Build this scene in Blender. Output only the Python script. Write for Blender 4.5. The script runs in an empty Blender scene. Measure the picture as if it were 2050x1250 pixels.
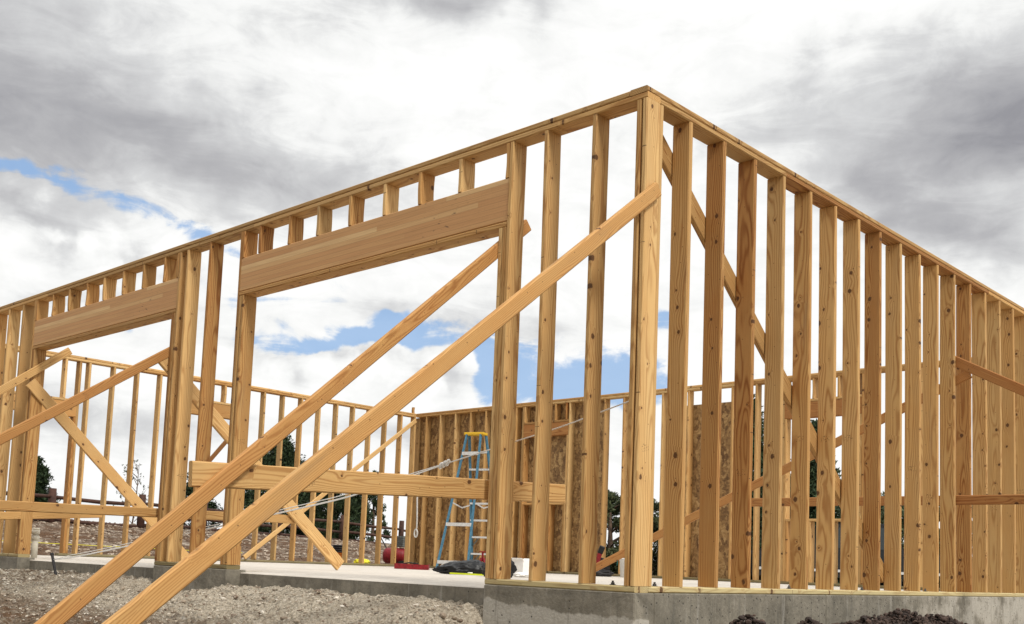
import bpy, bmesh, math, random
import numpy as np
from mathutils import Vector, Matrix, noise
random.seed(7)
SC = bpy.context.scene
COL = SC.collection
R = math.radians

# ------------------------------------------------------------------ camera
cam_d = bpy.data.cameras.new('camera')
cam = bpy.data.objects.new('camera', cam_d)
COL.objects.link(cam)
cam.matrix_world = Matrix(((0.7254, -0.0454, 0.6868, 3.8125), (0.6872, 0.1016, -0.7193, -5.1283),
                           (-0.0371, 0.9938, 0.1049, 0.1441), (0, 0, 0, 1)))
def cam_basis(yaw, p, r):
    f = Vector((-math.sin(yaw) * math.cos(p), math.cos(yaw) * math.cos(p), math.sin(p)))
    rt = Vector((math.cos(yaw), math.sin(yaw), 0)); up = rt.cross(f)
    a = math.cos(r) * rt + math.sin(r) * up; b = -math.sin(r) * rt + math.cos(r) * up
    return a, b, f
_a, _b, _f = cam_basis(0.7585, 0.0962, 0.0385)
cam.matrix_world = Matrix(((_a.x, _b.x, -_f.x, 3.8125), (_a.y, _b.y, -_f.y, -5.1283),
                           (_a.z, _b.z, -_f.z, 0.1441), (0, 0, 0, 1)))
cam_d.sensor_width = 36
cam_d.lens = 2134.9 * 36 / 2050
cam_d.shift_x = (1025 - 1022.3) / 2050
cam_d.shift_y = (922.8 - 625) / 2050
cam_d.clip_start = 0.05
cam_d.clip_end = 9000
SC.camera = cam

# ------------------------------------------------------------------ node helper
class NT:
    def __init__(s, tree):
        s.t = tree; s.n = tree.nodes; s.l = tree.links
    def new(s, typ, **kw):
        n = s.n.new(typ)
        for k, v in kw.items(): setattr(n, k, v)
        return n
    def put(s, sock, v):
        if isinstance(v, bpy.types.NodeSocket): s.l.new(v, sock)
        elif v is not None: sock.default_value = v
    def m(s, op, a, b=None, c=None, clamp=False):
        n = s.new('ShaderNodeMath', operation=op, use_clamp=clamp)
        s.put(n.inputs[0], a); s.put(n.inputs[1], b); s.put(n.inputs[2], c)
        return n.outputs[0]
    def vm(s, op, a, b=None):
        n = s.new('ShaderNodeVectorMath', operation=op)
        s.put(n.inputs[0], a)
        if b is not None:
            if op == 'SCALE': s.put(n.inputs[3], b)
            else: s.put(n.inputs[1], b)
        return n.outputs[1] if op in ('LENGTH', 'DOT_PRODUCT') else n.outputs[0]
    def mix(s, f, a, b, typ='RGBA', blend='MIX'):
        n = s.new('ShaderNodeMix', data_type=typ)
        if typ == 'RGBA': n.blend_type = blend; i = (0, 6, 7); o = 2
        else: i = (0, 2, 3); o = 0
        s.put(n.inputs[i[0]], f); s.put(n.inputs[i[1]], a); s.put(n.inputs[i[2]], b)
        return n.outputs[o]
    def noise(s, vec, scale, detail=3, rough=.5, dist=0, out=0):
        n = s.new('ShaderNodeTexNoise')
        s.put(n.inputs['Vector'], vec); n.inputs['Scale'].default_value = scale
        n.inputs['Detail'].default_value = detail; n.inputs['Roughness'].default_value = rough
        n.inputs['Distortion'].default_value = dist
        return n.outputs[out]
    def vor(s, vec, scale, feature='F1', rnd=1):
        n = s.new('ShaderNodeTexVoronoi', feature=feature)
        s.put(n.inputs['Vector'], vec); n.inputs['Scale'].default_value = scale
        n.inputs['Randomness'].default_value = rnd
        return n.outputs
    def ramp(s, f, pts):
        n = s.new('ShaderNodeValToRGB'); s.put(n.inputs[0], f); e = n.color_ramp.elements
        while len(e) < len(pts): e.new(.5)
        for i, (p, c) in enumerate(pts):
            e[i].position = p; e[i].color = (*c, 1) if len(c) == 3 else c
        return n.outputs[0]
    def sm(s, x, a, b):
        n = s.new('ShaderNodeMapRange', interpolation_type='SMOOTHSTEP')
        s.put(n.inputs[0], x); n.inputs[1].default_value = a; n.inputs[2].default_value = b
        return n.outputs[0]
    def sep(s, v):
        n = s.new('ShaderNodeSeparateXYZ'); s.put(n.inputs[0], v); return n.outputs
    def comb(s, x, y, z):
        n = s.new('ShaderNodeCombineXYZ')
        for i, v in enumerate((x, y, z)): s.put(n.inputs[i], v)
        return n.outputs[0]

# ------------------------------------------------------------------ sky and sun
W = bpy.data.worlds.new('World'); SC.world = W; W.use_nodes = True
N = NT(W.node_tree)
bg = N.n['Background']; bg.inputs[1].default_value = 0.1
sky = N.new('ShaderNodeTexSky', sky_type='NISHITA')
sky.sun_disc = False; sky.sun_elevation = R(46); sky.sun_rotation = R(101); sky.air_density = 1.1
d = N.new('ShaderNodeTexCoord').outputs['Generated']
x, y, z = N.sep(d)
az = N.m('MULTIPLY', N.m('ARCTAN2', x, y), 57.2958)
el = N.m('MULTIPLY', N.m('ARCSINE', z), 57.2958)
cs = N.comb(az, N.m('MULTIPLY', el, 1.0), 0)
warp = N.vm('SCALE', N.vm('SUBTRACT', N.noise(d, 9, 4, .55, 0, 1), (.5, .5, .5)), 5.0)
csw = N.vm('ADD', cs, warp)
ax, ay, _ = N.sep(csw)
def blob(a, e, ra, re, ang=0, amp=1.0):
    """soft patch of the sky at azimuth a, elevation e (degrees)"""
    dx = N.m('SUBTRACT', ax, a); dy = N.m('SUBTRACT', ay, e)
    c, s = math.cos(R(ang)), math.sin(R(ang))
    u = N.m('MULTIPLY', N.m('ADD', N.m('MULTIPLY', dx, c), N.m('MULTIPLY', dy, s)), 1 / ra)
    v = N.m('MULTIPLY', N.m('SUBTRACT', N.m('MULTIPLY', dy, c), N.m('MULTIPLY', dx, s)), 1 / re)
    q = N.m('ADD', N.m('MULTIPLY', u, u), N.m('MULTIPLY', v, v))
    return N.m('MULTIPLY', N.m('EXPONENT', N.m('MULTIPLY', q, -1)), amp)
def total(l):
    o = l[0]
    for k in l[1:]: o = N.m('ADD', o, k)
    return o
dark = total([blob(-69, 20.0, 11, 3.6, -6, .62), blob(-58, 19.4, 9, 2.0, -10, .45), blob(-71, 25, 7, 4, -20, .34), blob(-46, 29.4, 5, 1.2, 0, .45), blob(-52, 28.2, 7, 1.6, 10, .2), blob(-61, 24, 9, 2.5, -15, .14),
              blob(-18.5, 22.6, 6, 4.2, 25, .62), blob(-16.5, 21.5, 3.4, 2.2, 0, .42), blob(-25, 21, 7, 3, 20, .26), blob(-21, 17.4, 6, 1.8, -20, .42), blob(-27, 25, 7, 1.6, 15, .25), blob(-30, 22, 6, 1.2, 10, .16),
              blob(-65, 6.6, 10, 1.4, 0, .42), blob(-48, 6.6, 5, 1.1, 0, .34), blob(-66, 12, 7, 1.4, 0, .16), blob(-47, 13.0, 6, 1.1, 0, .28), blob(-56, 10.8, 6, .8, 0, .22), blob(-63, 28.5, 8, 2, 0, .14),
              blob(120, 40, 40, 20, 0, .3)])
blue = total([blob(-69, 17.8, 3.0, .55, -6, .85), blob(-64, 16.8, 2.6, .6, -14, .62), blob(-60.5, 15.9, 1.6, .7, -8, .5), blob(-57, 14.9, 4, .5, -8, .5), blob(-52.0, 11.6, 5.4, .85, 5, 1.25), blob(-49.5, 12.6, 3, .45, 8, .55), blob(-57, 13.2, 4.5, .7, 6, .4),
              blob(-44.9, 10.4, 1.2, 1.7, 0, 1.1), blob(-41, 10.2, 4.6, 1.9, 0, 1.05), blob(-37, 9.6, 3, 1.2, 0, .6), blob(-35.5, 13.6, 1, .8, 0, .5), blob(-66, 10.5, 4, .35, 4, .5)])
p1 = N.vm('MULTIPLY', d, (1, 1, 2.8))
n1 = N.noise(p1, 4.5, 9, .60, .35)
n2 = N.noise(N.vm('ADD', p1, (3, 1, 5)), 13, 10, .60, .8)
n3 = N.noise(N.vm('ADD', d, (1, 8, 5)), 26, 8, .6, .1)
puff = N.vor(N.vm('ADD', d, N.vm('SCALE', N.noise(d, 30, 4, .55, 0, 1), .035)), 36, 'SMOOTH_F1')[0]
billow = total([blob(-68.2, 15.4, 4.2, 1.4, -12, 1.0), blob(-63.8, 14.3, 3.6, 1.1, -10, .9), blob(-51, 10.0, 6, 1.1, 2, .9), blob(-48, 9.9, 2.2, 1.3, 0, .9), blob(-57, 9.6, 4, 1.0, 0, .5)])
hole = N.m('SUBTRACT', N.m('ADD', blue, N.m('MULTIPLY', N.m('ADD', N.m('MULTIPLY', N.m('SUBTRACT', n2, .5), 1.9), N.m('MULTIPLY', N.m('SUBTRACT', n3, .5), 1.3)), N.sm(blue, .02, .4))), N.m('MULTIPLY', billow, N.m('SUBTRACT', 1.5, N.m('MULTIPLY', puff, .95))))
hole = N.sm(hole, .26, .74)
dk = N.m('ADD', N.m('MULTIPLY', dark, N.m('ADD', .62, N.m('MULTIPLY', n1, .76))), N.m('MULTIPLY', N.m('SUBTRACT', n1, .5), .42))
dk = N.m('ADD', dk, N.m('MULTIPLY', N.m('SUBTRACT', n2, .5), .62))
dk = N.m('ADD', dk, N.m('MULTIPLY', N.m('SUBTRACT', n3, .5), .34))
dk = N.m('ADD', dk, N.m('MULTIPLY', billow, N.m('MULTIPLY', N.m('SUBTRACT', puff, .36), 1.0)))
dk = N.m('MULTIPLY', N.m('ADD', dk, .01), .66)
cl = N.ramp(dk, [(0.0, (.97, .97, .96)), (.10, (.885, .89, .88)), (.23, (.66, .665, .67)), (.42, (.47, .47, .485)), (.70, (.31, .31, .335)), (1, (.22, .22, .24))])
# added brightness in the unseen sky overhead, for stronger light from above
gain = N.m('MULTIPLY_ADD', N.sm(el, 34, 65), 9, 9.5)
gain = N.m('MULTIPLY', gain, N.m('MULTIPLY_ADD', N.sm(y, .15, -.5), -.28, 1.0))     # unseen sky behind the camera dimmed to darken faces turned that way
cl10 = N.vm('SCALE', cl, gain)
skyc = N.mix(.7, sky.outputs[0], (2.7, 4.7, 8.0, 1))
fin = N.mix(N.m('MULTIPLY', hole, .85), cl10, skyc)
N.l.new(fin, bg.inputs[0])

sun_d = bpy.data.lights.new('sun', 'SUN'); sun = bpy.data.objects.new('sun', sun_d); COL.objects.link(sun)
sun_d.energy = 2.4; sun_d.angle = R(12); sun_d.color = (1, .955, .88)
_s = Vector((math.sin(R(101)) * math.cos(R(46)), math.cos(R(101)) * math.cos(R(46)), math.sin(R(46))))
sun.rotation_euler = _s.to_track_quat('Z', 'Y').to_euler()

vs = SC.view_settings
vs.view_transform = 'Standard'; vs.look = 'None'; vs.gamma = 1; vs.use_curve_mapping = False; vs.exposure = 0.14

# ------------------------------------------------------------------ materials
def mat(name):
    m = bpy.data.materials.new(name); m.use_nodes = True
    t = NT(m.node_tree); return m, t, t.n['Principled BSDF']
def bump(t, b, h, dist=.002, strength=1.0):
    n = t.new('ShaderNodeBump'); n.inputs['Distance'].default_value = dist; n.inputs['Strength'].default_value = strength
    t.put(n.inputs['Height'], h); t.l.new(n.outputs[0], b.inputs['Normal'])
def flat(name, col, rough=.5, metal=0, var=.15, scale=30):
    m, t, b = mat(name)
    o = t.new('ShaderNodeTexCoord').outputs['Object']
    nz = t.noise(o, scale, 4)
    lo = tuple(c * (1 - var) for c in col); hi = tuple(min(1, c * (1 + var)) for c in col)
    t.l.new(t.ramp(nz, [(.3, lo), (.7, hi)]), b.inputs['Base Color'])
    b.inputs['Specular IOR Level'].default_value = .3; b.inputs['Roughness'].default_value = rough; b.inputs['Metallic'].default_value = metal
    bump(t, b, nz, .001, .3)
    return m
def wood(name, pale, mid, orange, ringdark=.55, knots=.5, ring=.011):
    """sawn softwood: growth rings round a wandering pith, knots, dirt. object colour: r = pale..orange, g = brightness"""
    m, t, b = mat(name)
    o = t.new('ShaderNodeTexCoord').outputs['Object']
    oi = t.new('ShaderNodeObjectInfo'); rnd = oi.outputs['Random']
    cr = t.new('ShaderNodeSeparateColor'); t.l.new(oi.outputs['Color'], cr.inputs[0])
    off = t.vm('SCALE', t.comb(rnd, t.m('FRACT', t.m('MULTIPLY', rnd, 17.3)), t.m('FRACT', t.m('MULTIPLY', rnd, 7.7))), 40)
    p = t.vm('ADD', o, off)
    # knots
    px_, py_, pz_ = t.sep(p)
    vn = t.new('ShaderNodeTexVoronoi', voronoi_dimensions='2D'); vn.inputs['Scale'].default_value = 7.5
    wob = t.m('MULTIPLY', t.m('SUBTRACT', t.noise(p, 60, 2), .5), .012)
    t.l.new(t.comb(t.m('ADD', px_, wob), t.m('MULTIPLY_ADD', pz_, .8, wob), 0), vn.inputs['Vector']); kv = vn.outputs
    kr = t.sep(kv[1])
    on = t.m('LESS_THAN', kr[0], knots)
    rad = t.m('MULTIPLY_ADD', t.m('MULTIPLY', kr[1], kr[1]), .095, .038)
    kd = t.m('DIVIDE', kv[0], rad)
    knot = t.m('MULTIPLY', t.m('SUBTRACT', 1, t.sm(kd, .75, 1.15)), on)
    halo = t.m('MULTIPLY', t.m('EXPONENT', t.m('MULTIPLY', kd, -.55)), on)
    # rings
    w = t.vm('SUBTRACT', t.noise(t.vm('MULTIPLY', p, (5, 5, .75)), 1, 2, .45, 0, 1), (.5, .5, .5))
    w2 = t.vm('SUBTRACT', t.noise(t.vm('MULTIPLY', p, (14, 14, 2.2)), 1, 2, .5, 0, 1), (.5, .5, .5))
    q = t.vm('ADD', o, t.vm('ADD', t.vm('SCALE', w, .13), t.vm('SCALE', w2, .016)))
    qx, qy, qz = t.sep(q)
    r2 = t.m('FRACT', t.m('MULTIPLY', rnd, 91.7)); r3 = t.m('FRACT', t.m('MULTIPLY', rnd, 47.1))
    qx = t.m('SUBTRACT', qx, t.m('MULTIPLY', t.m('SUBTRACT', r2, .5), .22)); qy = t.m('SUBTRACT', qy, t.m('MULTIPLY_ADD', r3, .09, .012))
    rr = t.m('SQRT', t.m('ADD', t.m('MULTIPLY', qx, qx), t.m('MULTIPLY', qy, qy)))
    rr = t.m('ADD', rr, t.m('MULTIPLY', halo, .022))
    sw = t.m('SINE', t.m('MULTIPLY', rr, 6.2832 / ring))
    late = t.m('MULTIPLY', t.m('POWER', t.m('MULTIPLY_ADD', sw, .5, .5), 2.2), t.m('MULTIPLY_ADD', t.noise(t.vm('MULTIPLY', p, (8, 8, 1.3)), 1, 2), 1.5, .25))
    fine = t.noise(t.vm('MULTIPLY', p, (260, 260, 5)), 1, 2, .6)
    blotch = t.noise(t.vm('MULTIPLY', p, (6, 6, 1.6)), 1, 4, .6)
    hue = t.m('ADD', cr.outputs[0], t.m('MULTIPLY', t.m('SUBTRACT', blotch, .5), .7), clamp=True)
    base = t.ramp(hue, [(0, pale), (.5, mid), (1, orange)])
    dkc = t.mix(1, base, (.52, .36, .24, 1), blend='MULTIPLY')
    ringamt = t.m('MULTIPLY', late, t.m('MULTIPLY', t.m('MULTIPLY_ADD', cr.outputs[0], .5, .5), ringdark))
    c = t.mix(ringamt, base, dkc)
    c = t.mix(t.m('MULTIPLY', t.m('ABSOLUTE', t.m('SUBTRACT', fine, .5)), .9), c, dkc)
    stain = t.sm(t.noise(t.vm('MULTIPLY', p, (9, 9, .9)), 1, 5, .65), .60, .78)
    c = t.mix(t.m('MULTIPLY', stain, .42), c, (.22, .15, .09, 1))
    c = t.mix(t.m('MULTIPLY', halo, .45), c, (.30, .14, .05, 1))
    c = t.mix(t.m('MULTIPLY', knot, .88), c, (.075, .03, .012, 1))
    # nail holes and scuffs; a smudged mill stamp on some boards
    vd = t.new('ShaderNodeTexVoronoi', voronoi_dimensions='2D'); vd.inputs['Scale'].default_value = 11
    t.l.new(t.comb(px_, pz_, 0), vd.inputs['Vector'])
    hole = t.m('MULTIPLY', t.m('LESS_THAN', vd.outputs[0], .036), t.m('LESS_THAN', t.sep(vd.outputs[1])[0], .30))
    ox, oy, oz = t.sep(o)
    st0 = t.m('MULTIPLY_ADD', rnd, .5, .75)
    stamp = t.m('MULTIPLY', t.m('LESS_THAN', t.m('ABSOLUTE', t.m('SUBTRACT', oz, st0)), .024), t.m('LESS_THAN', t.m('ABSOLUTE', ox), .036))
    dash = t.noise(t.vm('MULTIPLY', p, (75, 0, 130)), 1, 2, .5)
    stamp = t.m('MULTIPLY', stamp, t.m('MULTIPLY', t.sm(dash, .56, .62), t.m('GREATER_THAN', cr.outputs[2], .45)))
    c = t.mix(t.m('MULTIPLY', t.m('MAXIMUM', hole, stamp), .8), c, (.06, .03, .015, 1))
    g = t.m('MULTIPLY_ADD', t.m('SUBTRACT', blotch, .5), .30, cr.outputs[1])
    c = t.vm('SCALE', c, g)
    t.l.new(c, b.inputs['Base Color'])
    b.inputs['Roughness'].default_value = .72; b.inputs['Specular IOR Level'].default_value = .25
    bump(t, b, t.m('ADD', t.m('MULTIPLY', late, .5), fine), .0006, .6)
    return m
M = {}
M['lumber'] = wood('sawn_lumber', (.67, .455, .205), (.555, .330, .122), (.40, .182, .05), .95, .40)
M['fir'] = wood('fir_lumber', (.62, .40, .165), (.54, .298, .104), (.41, .175, .054), .75, .34, .009)
M['treated'] = wood('treated_lumber', (.50, .43, .24), (.44, .36, .18), (.30, .25, .12), .6, .4)
def glulam():
    m, t, b = mat('laminated_beam')
    o = t.new('ShaderNodeTexCoord').outputs['Object']
    x, y, z = t.sep(o)
    lam = t.m('FLOOR', t.m('MULTIPLY', x, 1 / .0385))
    wn = t.new('ShaderNodeTexWhiteNoise', noise_dimensions='2D')
    seg = t.m('FLOOR', t.m('ADD', t.m('MULTIPLY', z, .33), t.m('MULTIPLY', lam, .37)))
    t.l.new(t.comb(lam, seg, 0), wn.inputs['Vector'])
    gr = t.noise(t.vm('MULTIPLY', o, (150, 150, 2.2)), 1, 4, .65)
    gr2 = t.noise(t.vm('MULTIPLY', o, (34, 34, 1.0)), 1, 4, .65)
    c = t.ramp(wn.outputs[0], [(0, (.53, .272, .104)), (.5, (.57, .302, .118)), (.78, (.60, .34, .135)), (1, (.72, .48, .225))])
    c = t.mix(t.m('MULTIPLY', t.sm(gr, .35, .8), .5), c, (.34, .165, .055, 1))
    c = t.mix(t.m('MULTIPLY', t.sm(gr2, .5, .78), .45), c, (.36, .18, .06, 1))
    fx = t.m('FRACT', t.m('MULTIPLY', x, 1 / .0385)); glue = t.m('LESS_THAN', t.m('ABSOLUTE', t.m('SUBTRACT', fx, .5)), .47)
    c = t.mix(t.m('MULTIPLY', t.m('SUBTRACT', 1, glue), .45), c, (.16, .08, .03, 1))
    bands = t.m('MULTIPLY', t.sm(t.noise(t.vm('MULTIPLY', o, (16, 16, 260)), 1, 2), .62, .72), t.sm(t.noise(t.vm('MULTIPLY', o, (0, 0, 1.1)), 1, 0), .5, .6))
    c = t.mix(t.m('MULTIPLY', bands, .25), c, (.12, .06, .03, 1))
    st = t.m('MULTIPLY', t.sm(t.noise(t.vm('MULTIPLY', o, (30, 30, 12)), 1, 3, .6), .60, .70), t.sm(t.noise(t.vm('MULTIPLY', o, (0, 0, 1.3)), 1, 0), .58, .64))
    c = t.mix(t.m('MULTIPLY', st, .75), c, (.07, .04, .02, 1))
    t.l.new(c, b.inputs['Base Color']); b.inputs['Roughness'].default_value = .65
    bump(t, b, gr, .0006, .5)
    return m
M['glulam'] = glulam()
def osb():
    m, t, b = mat('strand_board')
    o = t.new('ShaderNodeTexCoord').outputs['Object']
    v1 = t.vor(t.vm('MULTIPLY', t.vm('ADD', o, t.vm('SCALE', t.noise(o, 9, 2, .5, 0, 1), .12)), (20, 20, 9)), 1)
    v2 = t.vor(t.vm('MULTIPLY', t.vm('ADD', o, (3, 2, 1)), (30, 30, 34)), 1)
    f = t.m('ADD', t.m('MULTIPLY', t.sep(v1[1])[0], .65), t.m('MULTIPLY', t.sep(v2[1])[0], .35))
    c = t.ramp(f, [(.1, (.12, .058, .019)), (.4, (.235, .13, .046)), (.65, (.34, .2, .074)), (.9, (.47, .30, .125))])
    t.l.new(c, b.inputs['Base Color']); b.inputs['Roughness'].default_value = .7
    return m
M['osb'] = osb()
def concrete(name, damp=True, lo=(.085, .075, .056), hi=(.24, .215, .168), pale=(.42, .39, .335)):
    m, t, b = mat(name)
    o = t.new('ShaderNodeNewGeometry').outputs['Position']
    x, y, z = t.sep(o)
    n1 = t.noise(o, 3.2, 6, .65); n2 = t.noise(o, 40, 5, .7); n3 = t.noise(o, 11, 5, .6)
    st = t.noise(t.vm('MULTIPLY', o, (14, 14, 1.2)), 1, 4, .6)
    c = t.ramp(t.m('ADD', t.m('MULTIPLY', n1, .5), t.m('ADD', t.m('MULTIPLY', n2, .22), t.m('MULTIPLY', n3, .28))), [(.34, lo), (.6, hi)])
    if damp:   # cast band left after stripping the form: lower wall is paler, the edge wanders
        edge = t.m('MULTIPLY_ADD', t.m('SUBTRACT', n1, .5), .16, t.m('MULTIPLY_ADD', x, -.055, -.165))
        pl = t.m('MULTIPLY', t.sm(t.m('SUBTRACT', edge, z), -.004, .012), t.sm(x, -1.5, -1.2))
        pl = t.m('MULTIPLY', pl, t.m('LESS_THAN', y, .15))
        pr = t.m('MULTIPLY', t.sm(t.m('ADD', y, t.m('MULTIPLY', n3, 2)), 4.2, 6.4), t.sm(n1, .38, .58))
        c = t.mix(t.m('MAXIMUM', pl, pr), c, t.ramp(n2, [(.3, tuple(v * .8 for v in pale)), (.7, pale)]))
        c = t.mix(t.m('MULTIPLY', t.sm(st, .56, .74), .5), c, (.44, .42, .38, 1))
        c = t.mix(t.m('MULTIPLY', t.sm(st, .44, .30), .55), c, (.085, .08, .065, 1))
    pit = t.vor(o, 26)
    ph = t.m('MULTIPLY', t.m('SUBTRACT', 1, t.sm(pit[0], .10, .2)), t.m('LESS_THAN', t.sep(pit[1])[0], .22))
    if damp: c = t.mix(t.m('MULTIPLY', ph, .85), c, (.04, .037, .03, 1))
    t.l.new(c, b.inputs['Base Color']); b.inputs['Roughness'].default_value = .85
    bump(t, b, t.m('SUBTRACT', t.m('ADD', t.m('MULTIPLY', n2, 1.6), t.m('MULTIPLY', n3, 2.4)), t.m('MULTIPLY', ph, 2 if damp else 0)), .006, .6)
    return m
M['stem'] = concrete('cast_concrete')
M['slab'] = concrete('slab_concrete', False, (.43, .39, .34), (.60, .55, .48))
def dirt():
    m, t, b = mat('gravelly_dirt')
    o = t.new('ShaderNodeNewGeometry').outputs['Position']
    x, y, z = t.sep(o)
    n1 = t.noise(o, 1.1, 5, .6); n2 = t.noise(o, 9, 6, .7); n3 = t.noise(o, 60, 4, .7)
    v = t.vor(o, 34); v2 = t.vor(o, 75)
    stone = t.ramp(t.sep(v[1])[0], [(0, (.16, .12, .085)), (.4, (.30, .25, .185)), (.75, (.44, .385, .30)), (1, (.60, .55, .47))])
    soil = t.ramp(n2, [(.3, (.10, .067, .042)), (.7, (.27, .20, .135))])
    sand = t.ramp(n3, [(.3, (.19, .15, .105)), (.46, (.47, .40, .305)), (.68, (.66, .59, .475))])
    f = t.sm(t.m('ADD', n2, t.m('MULTIPLY', n1, .6)), .62, .86)
    c = t.mix(f, soil, stone)
    near = t.m('MULTIPLY', t.sm(x, -7.5, -5.2), t.sm(t.m('MULTIPLY_ADD', n1, .8, y), -1.2, -.2))
    c = t.mix(t.m('MULTIPLY', near, t.sm(n1, .28, .46)), c, sand)
    c = t.mix(t.m('MULTIPLY', t.sm(t.noise(t.vm('ADD', o, (7, 3, 0)), 4.5, 6, .7), .56, .66), .6), c, (.085, .06, .042, 1))
    c = t.mix(t.m('MULTIPLY', t.m('MULTIPLY', t.sm(y, -1.0, -1.9), t.sm(x, .5, -1.2)), t.sm(n2, .36, .6)), c, (.15, .088, .05, 1))
    berm = t.sm(x, -14.5, -16.5)
    vb = t.vor(o, 9)
    gcol = t.ramp(t.sep(vb[1])[0], [(0, (.13, .085, .055)), (.45, (.27, .20, .145)), (1, (.55, .47, .38))])
    c = t.mix(berm, c, t.mix(t.sm(n1, .62, .40), gcol, (.16, .09, .05, 1)))
    far = t.sm(t.vm('LENGTH', o), 60, 140)
    c = t.mix(far, c, (.16, .15, .09, 1))
    t.l.new(c, b.inputs['Base Color']); b.inputs['Roughness'].default_value = .95; b.inputs['Specular IOR Level'].default_value = .15
    h = t.m('ADD', t.m('MULTIPLY', n2, 1.2), t.m('ADD', t.m('MULTIPLY', v[0], -.8), t.m('MULTIPLY', n3, .5)))
    h = t.m('ADD', h, t.m('MULTIPLY', t.m('MULTIPLY', vb[0], -4), berm))
    bump(t, b, h, .05, 1.0)
    return m
M['dirt'] = dirt()
def rocks(name, a, bcol, c3):
    m, t, b = mat(name)
    isl = t.new('ShaderNodeNewGeometry').outputs['Random Per Island']
    pos = t.new('ShaderNodeNewGeometry').outputs['Position']
    c = t.ramp(isl, [(0, a), (.55, bcol), (1, c3)])
    n = t.noise(pos, 70, 3, .6)
    c = t.vm('SCALE', c, t.m('MULTIPLY_ADD', n, .8, .6))
    t.l.new(c, b.inputs['Base Color']); b.inputs['Roughness'].default_value = .9
    return m
M['stones'] = rocks('pale_gravel', (.17, .12, .085), (.36, .30, .225), (.62, .57, .49))
M['bankstones'] = rocks('bank_gravel', (.11, .07, .045), (.24, .175, .125), (.46, .39, .31))
M['soil'] = rocks('dark_soil', (.018, .011, .008), (.045, .027, .02), (.085, .052, .038))
def leaf(name, a, bcol, c3):
    m, t, b = mat(name)
    isl = t.new('ShaderNodeNewGeometry').outputs['Random Per Island']
    c = t.ramp(isl, [(0, a), (.6, bcol), (1, c3)])
    t.l.new(c, b.inputs['Base Color']); b.inputs['Roughness'].default_value = .7
    b.inputs['Specular IOR Level'].default_value = .2
    return m
M['juniper'] = leaf('juniper_needles', (.012, .022, .010), (.026, .046, .018), (.06, .085, .035))
M['oak'] = leaf('scrub_leaves', (.02, .03, .012), (.045, .06, .024), (.10, .11, .05))
M['bark'] = flat('bark', (.10, .065, .045), .9, 0, .4, 14)
M['log'] = flat('stained_log', (.06, .027, .018), .75, 0, .45, 9)
M['blue'] = flat('blue_fibreglass', (.06, .165, .245), .5, 0, .25)
M['yellow'] = flat('yellow_plastic', (.62, .38, .025), .5, 0, .06)
M['alu'] = flat('brushed_aluminium', (.62, .62, .61), .5, .4, .15)
M['red'] = flat('red_paint', (.19, .009, .013), .5, 0, .3)
M['black'] = flat('black_plastic', (.006, .006, .007), .42, 0, .3, 12)
M['blackm'] = flat('black_steel', (.02, .018, .018), .5, .3, .3)
M['white'] = flat('white_plastic', (.80, .79, .76), .5, 0, .06)
M['rope'] = flat('white_rope', (.78, .76, .72), .8, 0, .12, 90)
M['grey'] = flat('grey_metal', (.16, .17, .16), .5, .4, .3)
M['lime'] = flat('lime_plastic', (.62, .70, .02), .45, 0, .08)
M['tarp'] = flat('yellow_sheet', (.80, .72, .04), .6, 0, .15)
M['orange'] = flat('orange_plastic', (.70, .20, .03), .5, 0, .1)
M['teal'] = flat('teal_hose', (.06, .30, .28), .45, 0, .1)
M['glass'] = flat('dark_glass', (.04, .05, .055), .06, 0, .1)
M['steelbolt'] = flat('galvanised_bolt', (.10, .10, .10), .45, .6, .3)
M['pvc'] = flat('pale_pvc', (.60, .57, .48), .6, 0, .08)
M['paint_dark'] = flat('dark_car_paint', (.022, .026, .03), .25, .2, .1)

# ------------------------------------------------------------------ mesh helpers
def link(name, me, m=None, parent=None, loc=None):
    o = bpy.data.objects.new(name, me); COL.objects.link(o)
    if m is not None: me.materials.append(M[m] if isinstance(m, str) else m)
    if parent is not None: o.parent = parent
    if loc is not None: o.location = loc
    return o
def tag(o, label=None, cat=None, group=None, kind=None):
    if label: o['label'] = label
    if cat: o['category'] = cat
    if group: o['group'] = group
    if kind: o['kind'] = kind
    return o
def thing(name, label, cat, loc=(0, 0, 0), group=None):
    o = bpy.data.objects.new(name, None); COL.objects.link(o); o.location = loc; o.empty_display_size = .1
    return tag(o, label, cat, group)
def from_bm(name, bm, m, parent=None, loc=None, smooth=False):
    me = bpy.data.meshes.new(name); bmesh.ops.recalc_face_normals(bm, faces=bm.faces); bm.to_mesh(me); bm.free()
    if smooth:
        for p in me.polygons: p.use_smooth = True
    return link(name, me, m, parent, loc)
def board_mesh(L, w, t, c=.007, bow=.007, seg=6):
    """board: length on z (0..L), width w on x, thickness t on y, eased edges, slightly bowed, cut ends a touch rough"""
    hx, hy = w / 2, t / 2
    c = min(c, t * .19)
    prof = [(hx, -hy + c), (hx, hy - c), (hx - c, hy), (-hx + c, hy), (-hx, hy - c), (-hx, -hy + c), (-hx + c, -hy), (hx - c, -hy)]
    bx, by = random.uniform(-bow, bow), random.uniform(-bow, bow) * .6
    vs_, fs = [], []
    for i in range(seg + 1):
        s = i / seg; k = math.sin(math.pi * s)
        for (px, py) in prof: vs_.append((px + bx * k, py + by * k, L * s))
    n = len(prof)
    for i in range(seg):
        for j in range(n):
            a = i * n + j; b_ = i * n + (j + 1) % n
            fs.append((a, b_, b_ + n, a + n))
    fs.append(tuple(range(n - 1, -1, -1))); fs.append(tuple(seg * n + j for j in range(n)))
    me = bpy.data.meshes.new('board'); me.from_pydata(vs_, [], fs); me.update()
    return me
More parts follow.
